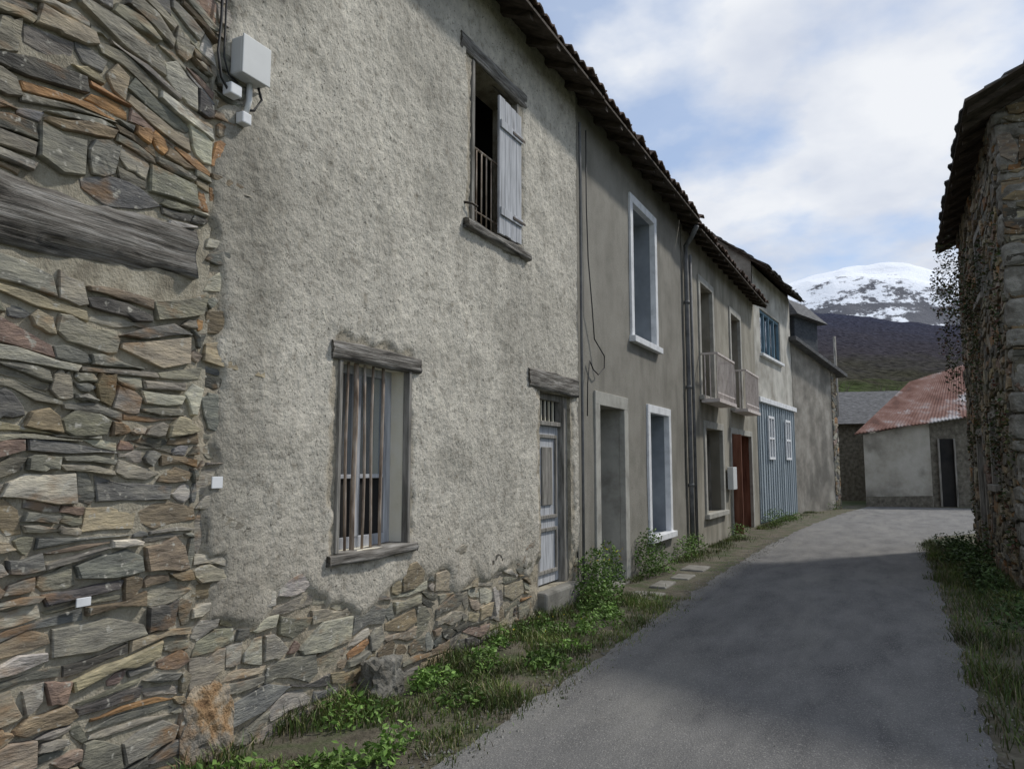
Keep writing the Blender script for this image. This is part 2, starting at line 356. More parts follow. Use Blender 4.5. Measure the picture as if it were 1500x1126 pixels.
def keepH(s,z,hw,hh):
    for o in ops:
        if o[0]-.08<s+hw and s-hw<o[1]+.08 and o[2]-.12<z+hh and z-hh<o[3]+.3: return False
    return z<.98 or s<3.2
stones('exposed_stones',h1,2.9,8.43,-.2,6.2,h=.125,wmin=.1,wmax=.52,prot=(.0,.028),seed=21,keep=keepH,pal=PAL+[((.36,.34,.29),5)],gap=.009)
roof(h1,2.88,8.45,6.12,seed=2);body(h1,2.88,8.45,8,6.3,'mortar',8)
# lower window
rough_beam('lower_lintel',-.06,.055,3.95,5.02,2.325,2.455,'oldwood_h',h1,.009,60,5)
rough_beam('lower_sill',-.2,.07,3.95,4.98,.925,1.005,'oldwood_h',h1,.008,60,8)
boxes('window_jambs',[(-.05,.035,4.04,4.075,1.005,2.33),(-.02,.04,4.87,4.905,1.005,2.33)],'oldwood_v',h1,.004)
boxes('window_frame',[(-.2,-.14,4.06,4.12,1.0,2.33),(-.2,-.14,4.80,4.88,1.0,2.33),(-.198,-.138,4.12,4.80,2.27,2.33),(-.198,-.138,4.12,4.80,1.0,1.08),(-.2,-.13,4.43,4.49,1.08,2.27),(-.19,-.145,4.12,4.43,1.50,1.53),(-.19,-.145,4.49,4.80,1.50,1.53)],'shutter',h1,.004)
obj('window_panes',[(-.17,4.1,1.52),(-.17,4.82,1.52),(-.17,4.82,2.3),(-.17,4.1,2.3)],[(0,1,2,3)],'glass',h1)
obj('window_panel_low',[(-.171,4.1,1.03),(-.171,4.82,1.03),(-.171,4.82,1.52),(-.171,4.1,1.52)],[(0,1,2,3)],'dark',h1)
for k,(yy,r_) in enumerate([(4.12,.011),(4.21,.010),(4.30,.018),(4.41,.010),(4.50,.010),(4.62,.012)]):
    tube('grille_bar',[(-.035,yy+.008*math.sin(k*2+j),1.0+1.34*j/5) for j in range(6)],r_,'rustwood',h1)
# upper window
rough_beam('upper_lintel',-.06,.05,5.62,7.0,5.42,5.58,'oldwood_h',h1,.013,60,15)
rough_beam('upper_sill',-.2,.09,5.7,7.02,3.73,3.825,'oldwood_h',h1,.010,60,18)
boxes('upper_frame',[(-.09,.03,5.85,5.90,3.83,5.42),(-.09,.02,6.82,6.86,3.83,5.42)],'oldwood_v',h1,.004)
bl=[]
for k in range(4):
    y0=6.34+k*.125;bl.append((.035,.06,y0,y0+.119,3.86+.01*(k%2),5.28-.008*k))
boxes('shutter_boards',bl,'shutter',h1,.003)
boxes('shutter_battens',[(.061,.078,6.35,6.83,4.05,4.13),(.061,.078,6.35,6.83,4.95,5.03)],'shutter',h1,.003)
boxes('shutter_hinges',[(.079,.085,6.6,6.88,4.075,4.10),(.079,.085,6.6,6.88,4.975,5.0)],'iron',h1,0)
for k in range(5): tube('window_guard_bar',[(-.04,5.95+.1*k,3.83),(-.04,5.95+.1*k,4.62)],.008,'rustwood',h1)
tube('window_guard_rail',[(-.04,5.89,4.62),(-.04,6.82,4.62)],.012,'rustwood',h1)
tube('window_guard_rail_low',[(-.04,5.89,4.0),(-.04,6.82,4.0)],.008,'rustwood',h1)
tube('hinge_pin',[(.02,5.72,3.98),(.07,5.78,3.98),(.08,5.86,3.97)],.012,'iron',h1)
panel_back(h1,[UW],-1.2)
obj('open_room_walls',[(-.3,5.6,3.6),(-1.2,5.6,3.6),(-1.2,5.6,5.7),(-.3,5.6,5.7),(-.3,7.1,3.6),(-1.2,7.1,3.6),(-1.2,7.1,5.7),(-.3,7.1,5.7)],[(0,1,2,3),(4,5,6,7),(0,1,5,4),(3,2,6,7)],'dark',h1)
# door
rough_beam('door_lintel',-.06,.06,7.05,8.42,2.40,2.63,'oldwood_h',h1,.016,60,25)
boxes('door_frame',[(-.2,-.05,7.385,7.46,.27,2.4),(-.2,-.03,8.14,8.238,.27,2.4),(-.198,-.07,7.46,8.14,2.33,2.4),(-.2,-.06,7.46,8.14,2.04,2.09)],'oldwood_v',h1,.005)
boxes('door_leaf',[(-.15,-.11,7.46,8.14,.29,2.04)],'shutter',h1,.004)
boxes('door_mouldings',[(-.109,-.085,7.53,8.07,.4,.44),(-.109,-.085,7.53,8.07,.86,.90),(-.109,-.085,7.53,7.57,.44,.86),(-.109,-.085,8.03,8.07,.44,.86),
 (-.109,-.085,7.53,8.07,1.0,1.04),(-.109,-.085,7.53,8.07,1.9,1.94),(-.109,-.085,7.53,7.57,1.04,1.9),(-.109,-.085,8.03,8.07,1.04,1.9),(-.108,-.09,7.66,7.94,1.15,1.8)],'oldwood_v',h1,.005)
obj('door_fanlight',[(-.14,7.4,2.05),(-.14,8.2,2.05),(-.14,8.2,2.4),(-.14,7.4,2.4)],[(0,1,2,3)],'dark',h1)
boxes('door_fanlight_bars',[(-.13,-.11,7.46+.11*k,7.475+.11*k,2.09,2.33) for k in range(1,6)],'cream',h1,0)
boxes('door_step',[(-.3,.1,7.34,8.3,-.1,.262)],'kerb',h1,.03)
# electric box
boxes('junction_box',[(.03,.13,2.99,3.20,3.87,4.10)],'plastic',h1,.015)
boxes('junction_box_lid',[(.131,.142,2.985,3.205,3.865,4.105)],'plastic',h1,.005)
boxes('junction_box_small',[(.03,.1,2.945,3.03,3.73,3.80)],'white',h1,.008)
boxes('junction_box_small_b',[(.03,.09,3.05,3.12,3.60,3.67)],'white',h1,.008)
tube('junction_conduit',[(.06,3.12,3.88),(.06,3.12,3.76),(.05,3.10,3.66)],.018,'plastic',h1)
tube('junction_cable',[(.07,3.18,3.87),(.08,3.2,3.80),(.06,3.16,3.72),(.05,3.10,3.7)],.008,'cable',h1)
boxes('white_marker_tile',[(.035,.043,2.98,3.055,1.47,1.535)],'white',h1,.002)
boxes('white_marker_tile_b',[(.05,.058,2.23,2.30,.955,.995)],'white',sh,.002)
# ---------------------------------------------------------------- grey render house
h2=root('grey_render_house',(FX,0,0))
D2=(9.2,10.2,-.02,2.38,.36,'surround');U2=(10.72,11.9,3.5,5.58,.4,'bluegrey');L2=(11.45,12.55,.5,2.42,.4,'bluegrey')
facade('rendered_wall',h2,8.45,13.75,-.3,6.3,[D2,U2,L2],'render2',.12,disp=lambda s,z:.012+.008*nz(s,z))
surround(h2,D2,.17,'surround',.035,sill=False,name='door_surround')
surround(h2,U2,.12,'white',.045);surround(h2,L2,.12,'white',.045)
panel_back(h2,[U2,L2],-.38,'bluegrey','closed_inner_shutter');panel_back(h2,[D2],-.35,'darkwood','door_leaf')
boxes('door_threshold',[(-.3,.1,9.05,10.35,-.1,.02)],'kerb',h2,.01)
roof(h2,8.45,13.78,6.1,seed=3);body(h2,8.45,13.75,8,6.25,'render2',8)
tube('corner_cable_conduit',[(.06,8.5,5.9),(.055,8.52,5),(.06,8.5,3.5),(.055,8.52,2),(.06,8.5,.2)],.018,'zinc',h2)
tube('loose_cable',[(.05,8.75,5.9),(.05,8.74,4.9),(.06,8.76,4.2),(.09,8.8,3.6),(.06,8.95,3.2),(.12,9.15,3.0),(.1,9.2,2.85),(.07,9.05,2.75),(.06,8.9,2.8),(.05,8.8,2.9),(.05,8.72,2.6),(.05,8.7,2.2)],.008,'cable',h2)
tube('rain_downpipe',[(.36,13.6,6.0),(.25,13.7,5.85),(.09,13.82,5.7),(.08,13.85,5.5),(.08,13.85,3),(.08,13.85,1.2),(.08,13.85,.08)],.045,'zinc',h2,12)
for z in (1.2,3,4.6): tube('pipe_collar',[(.08,13.85,z),(.08,13.85,z+.06)],.055,'zinc',h2,12)
# ---------------------------------------------------------------- balcony house
def seg(name,a,b):
    dx,dy=b[0]-a[0],b[1]-a[1];return root(name,(a[0],a[1],0),-math.atan2(dx,dy)),math.hypot(dx,dy)
h3,L3=seg('balcony_house',(-3.38,13.75),(-3.3,21.5))
o3=13.75
A3=(15.1-o3,16.2-o3,2.98,5.3,.35);B3=(18.15-o3,19.3-o3,2.95,5.22,.35);C3=(15.3-o3,16.85-o3,.62,2.35,.35);G3=(17.85-o3,20.4-o3,-.02,2.33,.4,'redwood')
facade('rendered_wall',h3,0,L3,-.3,6.15,[A3,B3,C3,G3],'render3',.2,disp=lambda s,z:.008*nz(s,z,4))
for o in (A3,B3,C3): surround(h3,o,.14,'surround',.03)
surround(h3,G3,.13,'surround',.03,sill=False,name='garage_surround')
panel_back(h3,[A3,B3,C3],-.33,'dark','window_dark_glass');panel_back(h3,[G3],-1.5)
for o in (A3,B3,C3):
    c=(o[0]+o[1])/2
    boxes('window_frame',[(-.3,-.25,o[0],o[0]+.06,o[2],o[3]),(-.3,-.25,o[1]-.06,o[1],o[2],o[3]),(-.298,-.25,c-.04,c+.04,o[2],o[3]),(-.3,-.252,o[0]+.06,o[1]-.06,o[3]-.08,o[3])],'oldwood_v',h3,.003)
for o in (A3,B3):
    a,b=o[0]-.15,o[1]+.45;X=.36
    bl=[(.03,X+.03,a,b,2.83,2.90),(X-.025,X+.01,a,b,3.78,3.82),(X-.02,X,a,b,3.0,3.03),(.032,X-.03,a,a+.03,3.78,3.82),(.032,X-.03,b-.03,b,3.78,3.82)]
    s=a
    while s<b: bl.append((X-.018,X-.002,s,s+.018,2.90,3.78));s+=.12
    for xx in (.1,.2): bl+= [(xx,xx+.018,a+.005,a+.023,2.90,3.78),(xx,xx+.018,b-.023,b-.005,2.90,3.78)]
    boxes('balcony_railing',bl,'rail',h3,0)
boxes('garage_door_leaf',[(-.30,-.26,18.75-o3+.2*k,18.94-o3+.2*k,.03,2.3) for k in range(8)],'redwood',h3,.004)
boxes('garage_door_leaf_open',[(-.05,.22,17.90-o3,17.95-o3,.03,2.3)],'redwood',h3,.004)
boxes('meter_box',[(.03,.16,17.2-o3,17.62-o3,1.05,1.55)],'plastic',h3,.01)
roof(h3,0,L3,5.98,.42,.45,style='canal',seed=5,vo0=-.04);body(h3,0,L3,8,6.1,'render3',7.8)
tube('corner_drain',[(.08,.35,5.6),(.08,.35,.1)],.03,'zinc',h3)
# ---------------------------------------------------------------- garage house
h4,L4=seg('blue_garage_house',(-3.3,21.5),(-2.91,26.6))
GW=(.75,3.45,4.78,6.1,.16)
facade('upper_wall',h4,0,L4,3.42,7.2,[GW],'render4',.3)
panel_back(h4,[GW],-.14,'glass','window_glass')
bl=[];w=(3.45-.75)/4
for k in range(5): bl.append((-.12,-.04,.75+w*k-.04*(k>0),.75+w*k+.04*(k<4) if k<4 else 3.45,4.78,6.1))
bl+=[(-.118,-.042,.79,3.41,4.782,4.86),(-.118,-.042,.79,3.41,6.02,6.098)]
boxes('blue_window_frame',bl,'bluewin',h4,.004)
boxes('window_sill',[(-.05,.1,.65,3.55,4.70,4.776)],'white',h4,.005)
boxes('white_band',[(-.05,.12,-.02,L4,3.34,3.48)],'white',h4,.005)
obj('plank_backing',[(-.02,0,-.2),(-.02,L4,-.2),(-.02,L4,3.4),(-.02,0,3.4)],[(0,1,2,3)],'bluewin',h4)
bl=[];s=.02
while s<L4-.1: bl.append((-.01,.03+R.uniform(-.006,.006),s,s+.235,0.03,3.33));s+=.25
boxes('garage_planks',bl,'blueplank',h4,.004)
boxes('plank_battens',[(.031,.06,.3*k+.1,.3*k+.14,.03,3.33) for k in range(int(L4/.3))],'blueplank',h4,.003)
for a in (1.0,3.35):
    boxes('garage_window',[(.062,.1,a,a+.07,1.75,3.0),(.062,.1,a+.68,a+.75,1.75,3.0),(.063,.099,a+.07,a+.68,2.93,3.0),(.063,.099,a+.07,a+.68,1.75,1.82),(.063,.097,a+.345,a+.405,1.82,2.93),(.063,.096,a+.07,a+.345,2.33,2.39),(.063,.096,a+.405,a+.68,2.33,2.39)],'white',h4,.003)
    obj('garage_window_glass',[(.066,a+.02,1.77),(.066,a+.73,1.77),(.066,a+.73,2.98),(.066,a+.02,2.98)],[(0,1,2,3)],'bluegrey',h4)
roof(h4,0,L4,7.05,.5,.75,depth=8,style='slate',vo0=.25,vo1=.2,seed=6);body(h4,0,L4,8,7.35,'render5',10.5)
# ---------------------------------------------------------------- worn gable house
h5,L5=seg('worn_gable_house',(-2.9,26.62),(-1.8,30.5))
facade('gable_wall',h5,0,L5,-.3,6.2,[],'render5',.15,disp=lambda s,z:.015*nz(s*2,z*2),top=lambda s:5.72-.17*s)
obj('side_wall',[(0,L5,-.3),(-7,L5,-.3),(-7,L5,5.0),(0,L5,5.0)],[(0,1,2,3)],'render5',h5)
V=[(.3,-.3,5.86),(.3,L5+.45,5.0),(-8,L5+.45,5.0),(-8,-.3,5.86)];V+=[(a,b,c-.12) for a,b,c in V]
obj('slate_roof',V,[(0,1,2,3),(4,7,6,5),(0,4,5,1),(1,5,6,2),(0,3,7,4)],'slate',h5)
boxes('slate_dormer',[(-2.2,-.05,.5,2.6,5.2,6.75)],'slate_dark',h5,.02)
obj('dormer_roof',[(.2,.2,6.7),(.2,3.0,6.7),(-2.5,3.0,6.7),(-2.5,.2,6.7),(-.4,.8,7.4),(-.4,2.4,7.4),(-2,2.4,7.4),(-2,.8,7.4)],[(0,1,5,4),(1,2,6,5),(2,3,7,6),(3,0,4,7),(4,5,6,7),(0,3,2,1)],'slate',h5)
stones('corner_stones',h5,L5-.5,L5,-.1,4.9,h=.2,wmin=.2,wmax=.5,prot=(.01,.04),seed=61)
# distant small slate house
h7,L7=seg('distant_slate_house',(-2.6,37.5),(1.2,36.5))
boxes('stone_walls',[(-.05-5,0,-1,4,-.2,3.5)],'mortar_dark',h7,0)
h7.rotation_euler=(0,0,-math.pi/2+.2)
obj('slate_roof',[(.4,-1.3,3.45),(.4,4.3,3.45),(-3,4.3,5.2),(-3,-1.3,5.2)],[(0,1,2,3)],'slate',h7)
# rusty roof barn
h6=root('rusty_roof_barn')
V=[(-1.0,32.2,-.2),(1.3,33.33,-.2),(1.3,33.33,3.25),(-1.0,32.2,2.75)]
obj('front_wall',V,[(0,1,2,3)],'barnwall',h6)
obj('wall_plinth',[(-1.01,32.17,-.2),(1.29,33.3,-.2),(1.29,33.3,.42),(-1.01,32.17,.38)],[(0,1,2,3)],'mortar_dark',h6)
obj('left_wall',[(-1,32.2,-.2),(-1,32.2,2.75),(-.6,38,3.6),(-.6,38,-.2)],[(0,1,2,3)],'render5',h6)
obj('front_wall_right',[(1.3,33.33,-.2),(5.5,35.0,-.2),(5.5,35.0,3.9),(1.3,33.33,3.25)],[(0,1,2,3)],'mortar_dark',h6)
boxes('dark_doorway',[(1.55,1.62,33.3,33.6,0,2.6),(2.1,2.16,33.5,33.8,0,2.6)],'oldwood_v',h6,.01)
obj('doorway_opening',[(1.6,33.43,0),(2.12,33.64,0),(2.12,33.64,2.6),(1.6,33.43,2.6)],[(0,1,2,3)],'dark',h6)
A=Vector((-1.3,31.9,2.78));B=Vector((5.8,34.7,3.95));D=Vector((.77,36.3,5.12));C_=Vector((4.5,38,6.4))
V=[];F=[];n=110
for i in range(n+1):
    t=i/n;p=A.lerp(B,t);q=D.lerp(C_,t);o_=.04*(i%2)+.03*nz(t*7,2)
    V+=[(p.x,p.y,p.z+o_),(q.x,q.y,q.z+o_)]
for i in range(n): F.append((2*i,2*i+2,2*i+3,2*i+1))
ro=obj('corrugated_rusty_roof',V,F,'rust',h6);md=ro.modifiers.new('s','SOLIDIFY');md.thickness=.05
obj('roof_hip',[tuple(A),tuple(D),(0.2,40,3.6)],[(0,1,2)],'rust',h6)
# ---------------------------------------------------------------- right stone house
RX,RY=1.38,17.3
hr=root('dark_stone_house',(RX,RY,0),math.pi)
LR=6.3
W8=(3.2,4.0,4.2,5.2,.3);D8=(1.5,2.4,0,2.1,.3);W9=(3.6,4.3,1.3,2.3,.3)
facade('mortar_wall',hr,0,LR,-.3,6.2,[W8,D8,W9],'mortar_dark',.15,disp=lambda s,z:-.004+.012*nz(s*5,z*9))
def keepR(s,z,hw,hh):
    for o in (W8,D8,W9):
        if o[0]-.12<s+hw and s-hw<o[1]+.12 and o[2]-.05<z+hh and z-hh<o[3]+.18: return False
    return True
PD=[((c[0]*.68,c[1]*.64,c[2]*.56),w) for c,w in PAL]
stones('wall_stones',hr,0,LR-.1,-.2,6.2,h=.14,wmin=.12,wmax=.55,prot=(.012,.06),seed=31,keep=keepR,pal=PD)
for o in (W8,W9): surround(hr,o,.10,'oldwood_v',.03)
surround(hr,D8,.12,'oldwood_v',.03,sill=False,name='door_surround')
panel_back(hr,[W8,D8,W9],-.28)
gx=Matrix.Translation((0,LR,0))@Matrix.Rotation(math.pi/2,4,'Z')
facade('gable_mortar_wall',hr,0,7,-.3,9,[],'mortar_dark',.2,disp=lambda s,z:-.004+.012*nz(s*5,z*9),xf=gx,top=lambda s:min(6.2+.5*s,6.2+.5*(7-s)))
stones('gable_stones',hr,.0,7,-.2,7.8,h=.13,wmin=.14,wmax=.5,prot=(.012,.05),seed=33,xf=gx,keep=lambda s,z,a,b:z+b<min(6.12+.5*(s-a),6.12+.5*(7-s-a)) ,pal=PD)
V=[];F=[];z=0
def quoin(b,V,F):
    bm=bmesh.new();bmesh.ops.create_cube(bm,size=1);bmesh.ops.subdivide_edges(bm,edges=bm.edges[:],cuts=5,use_grid_fill=True)
    o=len(V);sx,sy,sz=b[1]-b[0],b[3]-b[2],b[5]-b[4]
    for v in bm.verts:
        c=v.co*2;r=(abs(c.x)**8+abs(c.y)**8+abs(c.z)**8)**(1/8);c=c/r*1.0
        p=Vector(((b[0]+b[1])/2+c.x*sx/2,(b[2]+b[3])/2+c.y*sy/2,(b[4]+b[5])/2+c.z*sz/2))
        q=noise.noise_vector(p*6)*.02+noise.noise_vector(p*18)*.008
        V.append(tuple(p+q))
    bm.verts.index_update()
    for f in bm.faces: F.append(tuple(o+v.index for v in f.verts))
    bm.free()
while z<6.0:
    hh_=R.uniform(.13,.42);L_=R.uniform(.4,.75) if R.random()<.5 else R.uniform(.2,.4);l2=R.uniform(.2,.4) if L_>.4 else R.uniform(.4,.75)
    quoin((-l2,.04+R.uniform(-.03,.03),LR-L_,LR+.04+R.uniform(-.03,.03),z+.004,z+hh_-.004),V,F)
    z+=hh_
obj('corner_quoins',V,F,'granite',hr)
obj('far_end_wall',[(0,0,-.3),(-7,0,-.3),(-7,0,6.1),(-3.5,0,7.8),(0,0,6.1)],[(0,1,2,3,4)],'mortar_dark',hr)
roof(hr,0,LR,6.0,.42,.5,depth=7,style='slate',vo0=.35,vo1=.75,seed=9)
# ---------------------------------------------------------------- ground + road
obj('ground',[(-6000,-6000,-.012),(6000,-6000,-.012),(6000,6000,-.012),(-6000,6000,-.012)],[(0,1,2,3)],'ground')
def strip(name,Lp,Rp,z,mat,n=200,amp=.05,seed=0,m=10,bumpz=0):
    def interp(P,t):
        t*=len(P)-1;i=min(int(t),len(P)-2);f=t-i;return (P[i][0]*(1-f)+P[i+1][0]*f,P[i][1]*(1-f)+P[i+1][1]*f)
    V=[];F=[]
    for i in range(n+1):
        a=interp(Lp,i/n);b=interp(Rp,i/n)
        a=(a[0]+amp*nz(a[1]*2,seed)+amp*.5*nz(a[1]*7,seed),a[1]);b=(b[0]+amp*nz(b[1]*2,seed+5)+amp*.5*nz(b[1]*7,seed+5),b[1])
        for j in range(m+1):
            f=j/m;x,y=a[0]*(1-f)+b[0]*f,a[1]*(1-f)+b[1]*f
            V.append((x,y,z+bumpz*(nz(x*1.5,y*1.5)+.5*nz(x*5,y*5))*math.sin(f*math.pi)))
    for i in range(n):
        for j in range(m):
            a=i*(m+1)+j;F.append((a,a+1,a+m+2,a+m+1))
    return obj(name,V,F,mat,smooth=True)
obj('verge',[(-3.6,-8,-.004),(1.5,-8,-.004),(1.6,19,-.004),(9,30,-.004),(9,33.5,-.004),(-1.5,33.5,-.004),(-3.6,24,-.004)],[(0,1,2,3,4,5,6)],'soil')
strip('road',[(-2.25,-8),(-2.25,-4),(-2.25,0),(-2.25,4),(-2.3,8),(-2.35,12),(-2.3,16),(-2.15,20),(-1.95,23),(-1.5,28),(-.9,32.5)],
            [(.45,-8),(.45,-4),(.42,0),(.42,4),(.42,8),(.45,12),(.45,16),(.8,19.5),(3,23),(6,28),(7,32.8)],.004,'asphalt',400,.09,1,12,.008)
boxes('kerb_slabs',[(-2.95+R.uniform(-.06,.06),-2.66+R.uniform(-.06,.05),8.9+.9*k,9.3+.9*k+R.uniform(0,.3),-.05,.01+R.uniform(0,.015)) for k in range(4)],'kerb',None,.02)
# loose gravel along the road edges
rr=random.Random(77);V=[];F=[]
for _ in range(3500):
    y=rr.uniform(1.5,18)
    x=(-2.25+rr.gauss(0,.13)) if rr.random()<.55 else ((.42+rr.gauss(0,.12)) if rr.random()<.7 else rr.uniform(-2.2,.4))
    r_=rr.uniform(.003,.012)*(1.3 if abs(x+.9)>1.2 else .6);o=len(V);a0=rr.uniform(0,6.28)
    for j in range(4): V.append((x+math.cos(a0+j*1.57)*r_*rr.uniform(.7,1.2),y+math.sin(a0+j*1.57)*r_*rr.uniform(.7,1.2),.003))
    V.append((x+rr.uniform(-.3,.3)*r_,y+rr.uniform(-.3,.3)*r_,.005+r_*.8))
    F+=[(o+j,o+(j+1)%4,o+4) for j in range(4)]
obj('gravel',V,F,'kerb')
# ---------------------------------------------------------------- grass & weeds
def blades(name,pts,hmin,hmax,w,colfn,seed=0,lean=.9):
    rr=random.Random(seed);V=[];F=[];C=[]
    for (x,y,hs) in pts:
        h_=rr.uniform(hmin,hmax)*hs;a=rr.uniform(0,6.283);dx,dy=math.cos(a),math.sin(a);le=rr.uniform(.1,lean)*h_;b=rr.uniform(0,6.283)
        lx,ly=math.cos(b)*le,math.sin(b)*le;o=len(V);ww=w*rr.uniform(.6,1.3)
        V+=[(x-dx*ww,y-dy*ww,-.01),(x+dx*ww,y+dy*ww,-.01),(x+lx*.4+dx*ww*.8,y+ly*.4+dy*ww*.8,h_*.55),(x+lx*.4-dx*ww*.8,y+ly*.4-dy*ww*.8,h_*.55),(x+lx,y+ly,h_*rr.uniform(.7,1))]
        F+=[(o,o+1,o+2,o+3),(o+3,o+2,o+4)];c=colfn(rr)
        q=.6+.9*max(-.5,nz(x*1.8,y*1.8,90))+.3
        c=(c[0]*q,c[1]*q,c[2]*q)
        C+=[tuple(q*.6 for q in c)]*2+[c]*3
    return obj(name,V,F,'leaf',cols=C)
def gcol(rr):
    f=rr.uniform(.7,1.35)
    if rr.random()<.22: return (.29*f,.25*f,.15*f)
    return (.12*f*rr.uniform(.85,1.35),.18*f,.045*f)
def leaves(name,clumps,size,colfn,seed=0,mat='leaf'):
    rr=random.Random(seed);V=[];F=[];C=[]
    for (cx,cy,cz,rx,ry,rz,n) in clumps:
        kc=rr.uniform(.75,1.3)
        for _ in range(n):
            while True:
                a,b,c=rr.uniform(-1,1),rr.uniform(-1,1),rr.uniform(-1,1)
                if a*a+b*b+c*c<1: break
            p=Vector((cx+a*rx,cy+b*ry,cz+c*rz))
            if p.z<.01: p.z=rr.uniform(.01,.08)
            d=Vector((rr.gauss(0,1),rr.gauss(0,1),rr.gauss(0,.6))).normalized();u=d.cross(Vector((rr.gauss(0,1),rr.gauss(0,1),rr.gauss(0,1)))).normalized()
            s=size*rr.uniform(.5,1.4);o=len(V);nrm=d.cross(u)
            V+=[p-d*s,p+u*s*.5+nrm*s*.15,p+d*s,p-u*s*.5+nrm*s*.15];F.append((o,o+1,o+2,o+3));cc=colfn(rr);cc=tuple(q*kc for q in cc);C+=[cc]*4
    return obj(name,V,F,mat,cols=C)
rr=random.Random(5);pts=[]
for _ in range(44000):
    y=rr.uniform(1.0,9.2);x=rr.uniform(-3.42,-2.08+.2*nz(y*1.6,3)+.1*nz(y*6,3))
    d=.38+nz(x*1.6,y*1.6,2)*1.2+.35*nz(x*6,y*6)
    edge=sm((-2.1-x)/.4)
    if rr.random()<d*edge*1.2+.04: pts.append((x,y,.25+.8*max(0,d)*(.35+.65*edge)+(.6 if x<-3.2 else 0)))
for _ in range(12000):
    y=rr.uniform(9,30);xl=-3.35+max(0,(y-14))*.03+max(0,y-26)*.2;x=xl+abs(rr.gauss(0,.22))
    if nz(x*1.2,y*.8,7)>-.02: pts.append((x,y,.8))
blades('grass_verge',pts,.035,.13,.0038,gcol,1)
pts=[]
for _ in range(40000):
    y=rr.uniform(2.5,17.6);x=rr.uniform(.3,1.42) if y>10.7 else rr.uniform(.3,2.6)
    d=.55+nz(x*1.3,y*1.3,12)+.25*nz(x*5,y*5);e=sm((x-.34+.15*nz(y*2,7))/.25)
    if rr.random()<d*e+.03: pts.append((x,y,.4+.9*d*e))
blades('grass_roadside',pts,.04,.17,.0042,lambda r:tuple(q*.75 for q in gcol(r)),2)
def wcol(r):
    f=r.uniform(.6,1.4);return (.12*f,.205*f,.042*f)
cl=[(-3.15,8.55,.28,.28,.42,.36,1300),(-3.05,8.15,.15,.3,.3,.2,600),(-3.2,8.95,.4,.15,.2,.3,300),(-3.2,10.75,.32,.22,.35,.38,1000),(-3.15,11.2,.15,.25,.3,.2,400),(-3.2,12.9,.2,.2,.4,.22,350),(-3.2,13.6,.2,.2,.3,.22,300),
    (-3.1,17.2,.15,.25,.5,.2,250),(-2.9,21.3,.2,.3,1.2,.25,500),(-2.7,23.2,.12,.3,1.0,.15,300),(-2.0,29.5,.15,.3,.8,.2,200)]
for k in range(40):
    y=rr.uniform(2.6,8.2);x=rr.uniform(-3.25,-2.5);cl.append((x,y,.04,rr.uniform(.08,.2),rr.uniform(.1,.28),rr.uniform(.04,.15),rr.randint(70,200)))
leaves('weed_plants',cl,.022,wcol,3)
leaves('yellow_flowers',[(-3.1,8.6,.55,.22,.35,.14,40),(-2.9,6.5,.15,.3,.8,.05,8)],.014,lambda r:(.7,.55,.03),4)
def dcol(r):
    f=r.uniform(.5,1.4);return (.05*f,.085*f,.024*f)
cl=[]
for k in range(44):
    y=rr.uniform(5,17.4);x=rr.uniform(.75,1.3) if y>10.6 else rr.uniform(.9,3);cl.append((x,y,.1,rr.uniform(.12,.28),rr.uniform(.15,.4),rr.uniform(.1,.4),rr.randint(100,260)))
leaves('roadside_weeds',cl,.028,dcol,6)
cl=[]
for k in range(36):
    y=rr.uniform(14.0,17.9);z=5.6-abs(rr.gauss(0,1.2));cl.append((1.2+rr.uniform(-.3,.12),y,z,.14,.25,.35,60))
for k in range(30): cl.append((1.31,rr.uniform(11.0,17),rr.uniform(.2,4.8),.06,rr.uniform(.15,.4),rr.uniform(.2,.6),90))
leaves('ivy_vine',cl,.03,lambda r:tuple(q*r.uniform(.7,1.3) for q in r.choice([(.05,.06,.02),(.12,.07,.04),(.06,.08,.03)])),8)
def rock(name,c,r,seed,mat='granite',par=None):
    bm=bmesh.new();bmesh.ops.create_icosphere(bm,subdivisions=4,radius=1)
    for v in bm.verts:
        co=v.co.copy();mx_=max(abs(co.x),abs(co.y),abs(co.z));co/=mx_**.6
        n_=1+.25*noise.noise(v.co*1.3+Vector((seed,0,0)))+.2*noise.noise(v.co*3.5+Vector((seed,0,0)))+.09*noise.noise(v.co*9)
        v.co=Vector((co.x*r[0],co.y*r[1],co.z*r[2]))*n_+Vector(c)
    me=bpy.data.meshes.new(name);bm.to_mesh(me);bm.free();me.materials.append(mt[mat]);o=bpy.data.objects.new(name,me);sc.collection.objects.link(o);o.parent=par;return o
rock('boulder',(-3.27,4.45,.1),(.1,.17,.16),3)
rock('corner_boulder',(-.03,3.04,.22),(.075,.19,.22),9,'ochre',h1)
def bare_tree(name,base,H,seed):
    rr=random.Random(seed);V=[];F=[]
    def br(p,d,l,r,dep):
        q=p+d*l;u=d.cross(Vector((.3,.5,1))).normalized();w_=d.cross(u);o=len(V)
        for a,b_ in ((p,r),(q,r*.65)):
            for j in range(3):
                an=2.094*j;V.append(a+u*math.cos(an)*b_+w_*math.sin(an)*b_)
        for j in range(3): F.append((o+j,o+(j+1)%3,o+3+(j+1)%3,o+3+j))
        if dep==0: return
        for _ in range(3 if dep>1 else 4):
            nd=(d+Vector((rr.gauss(0,.42),rr.gauss(0,.42),rr.gauss(.12,.3)))).normalized();br(p+d*l*rr.uniform(.55,1),nd,l*rr.uniform(.6,.85),r*.6,dep-1)
    br(Vector(base),Vector((0,0,1)),H*.28,H*.022,5)
    return obj(name,V,F,'twig')
for k,(x,y,H) in enumerate([(-5.5,52,10),(-3.6,50,9),(-2.3,56,9.5),(-1,60,8.5),(1.5,64,9),(3,58,9),(-7,58,10)]): bare_tree('bare_tree',(x,y,0),H,k)
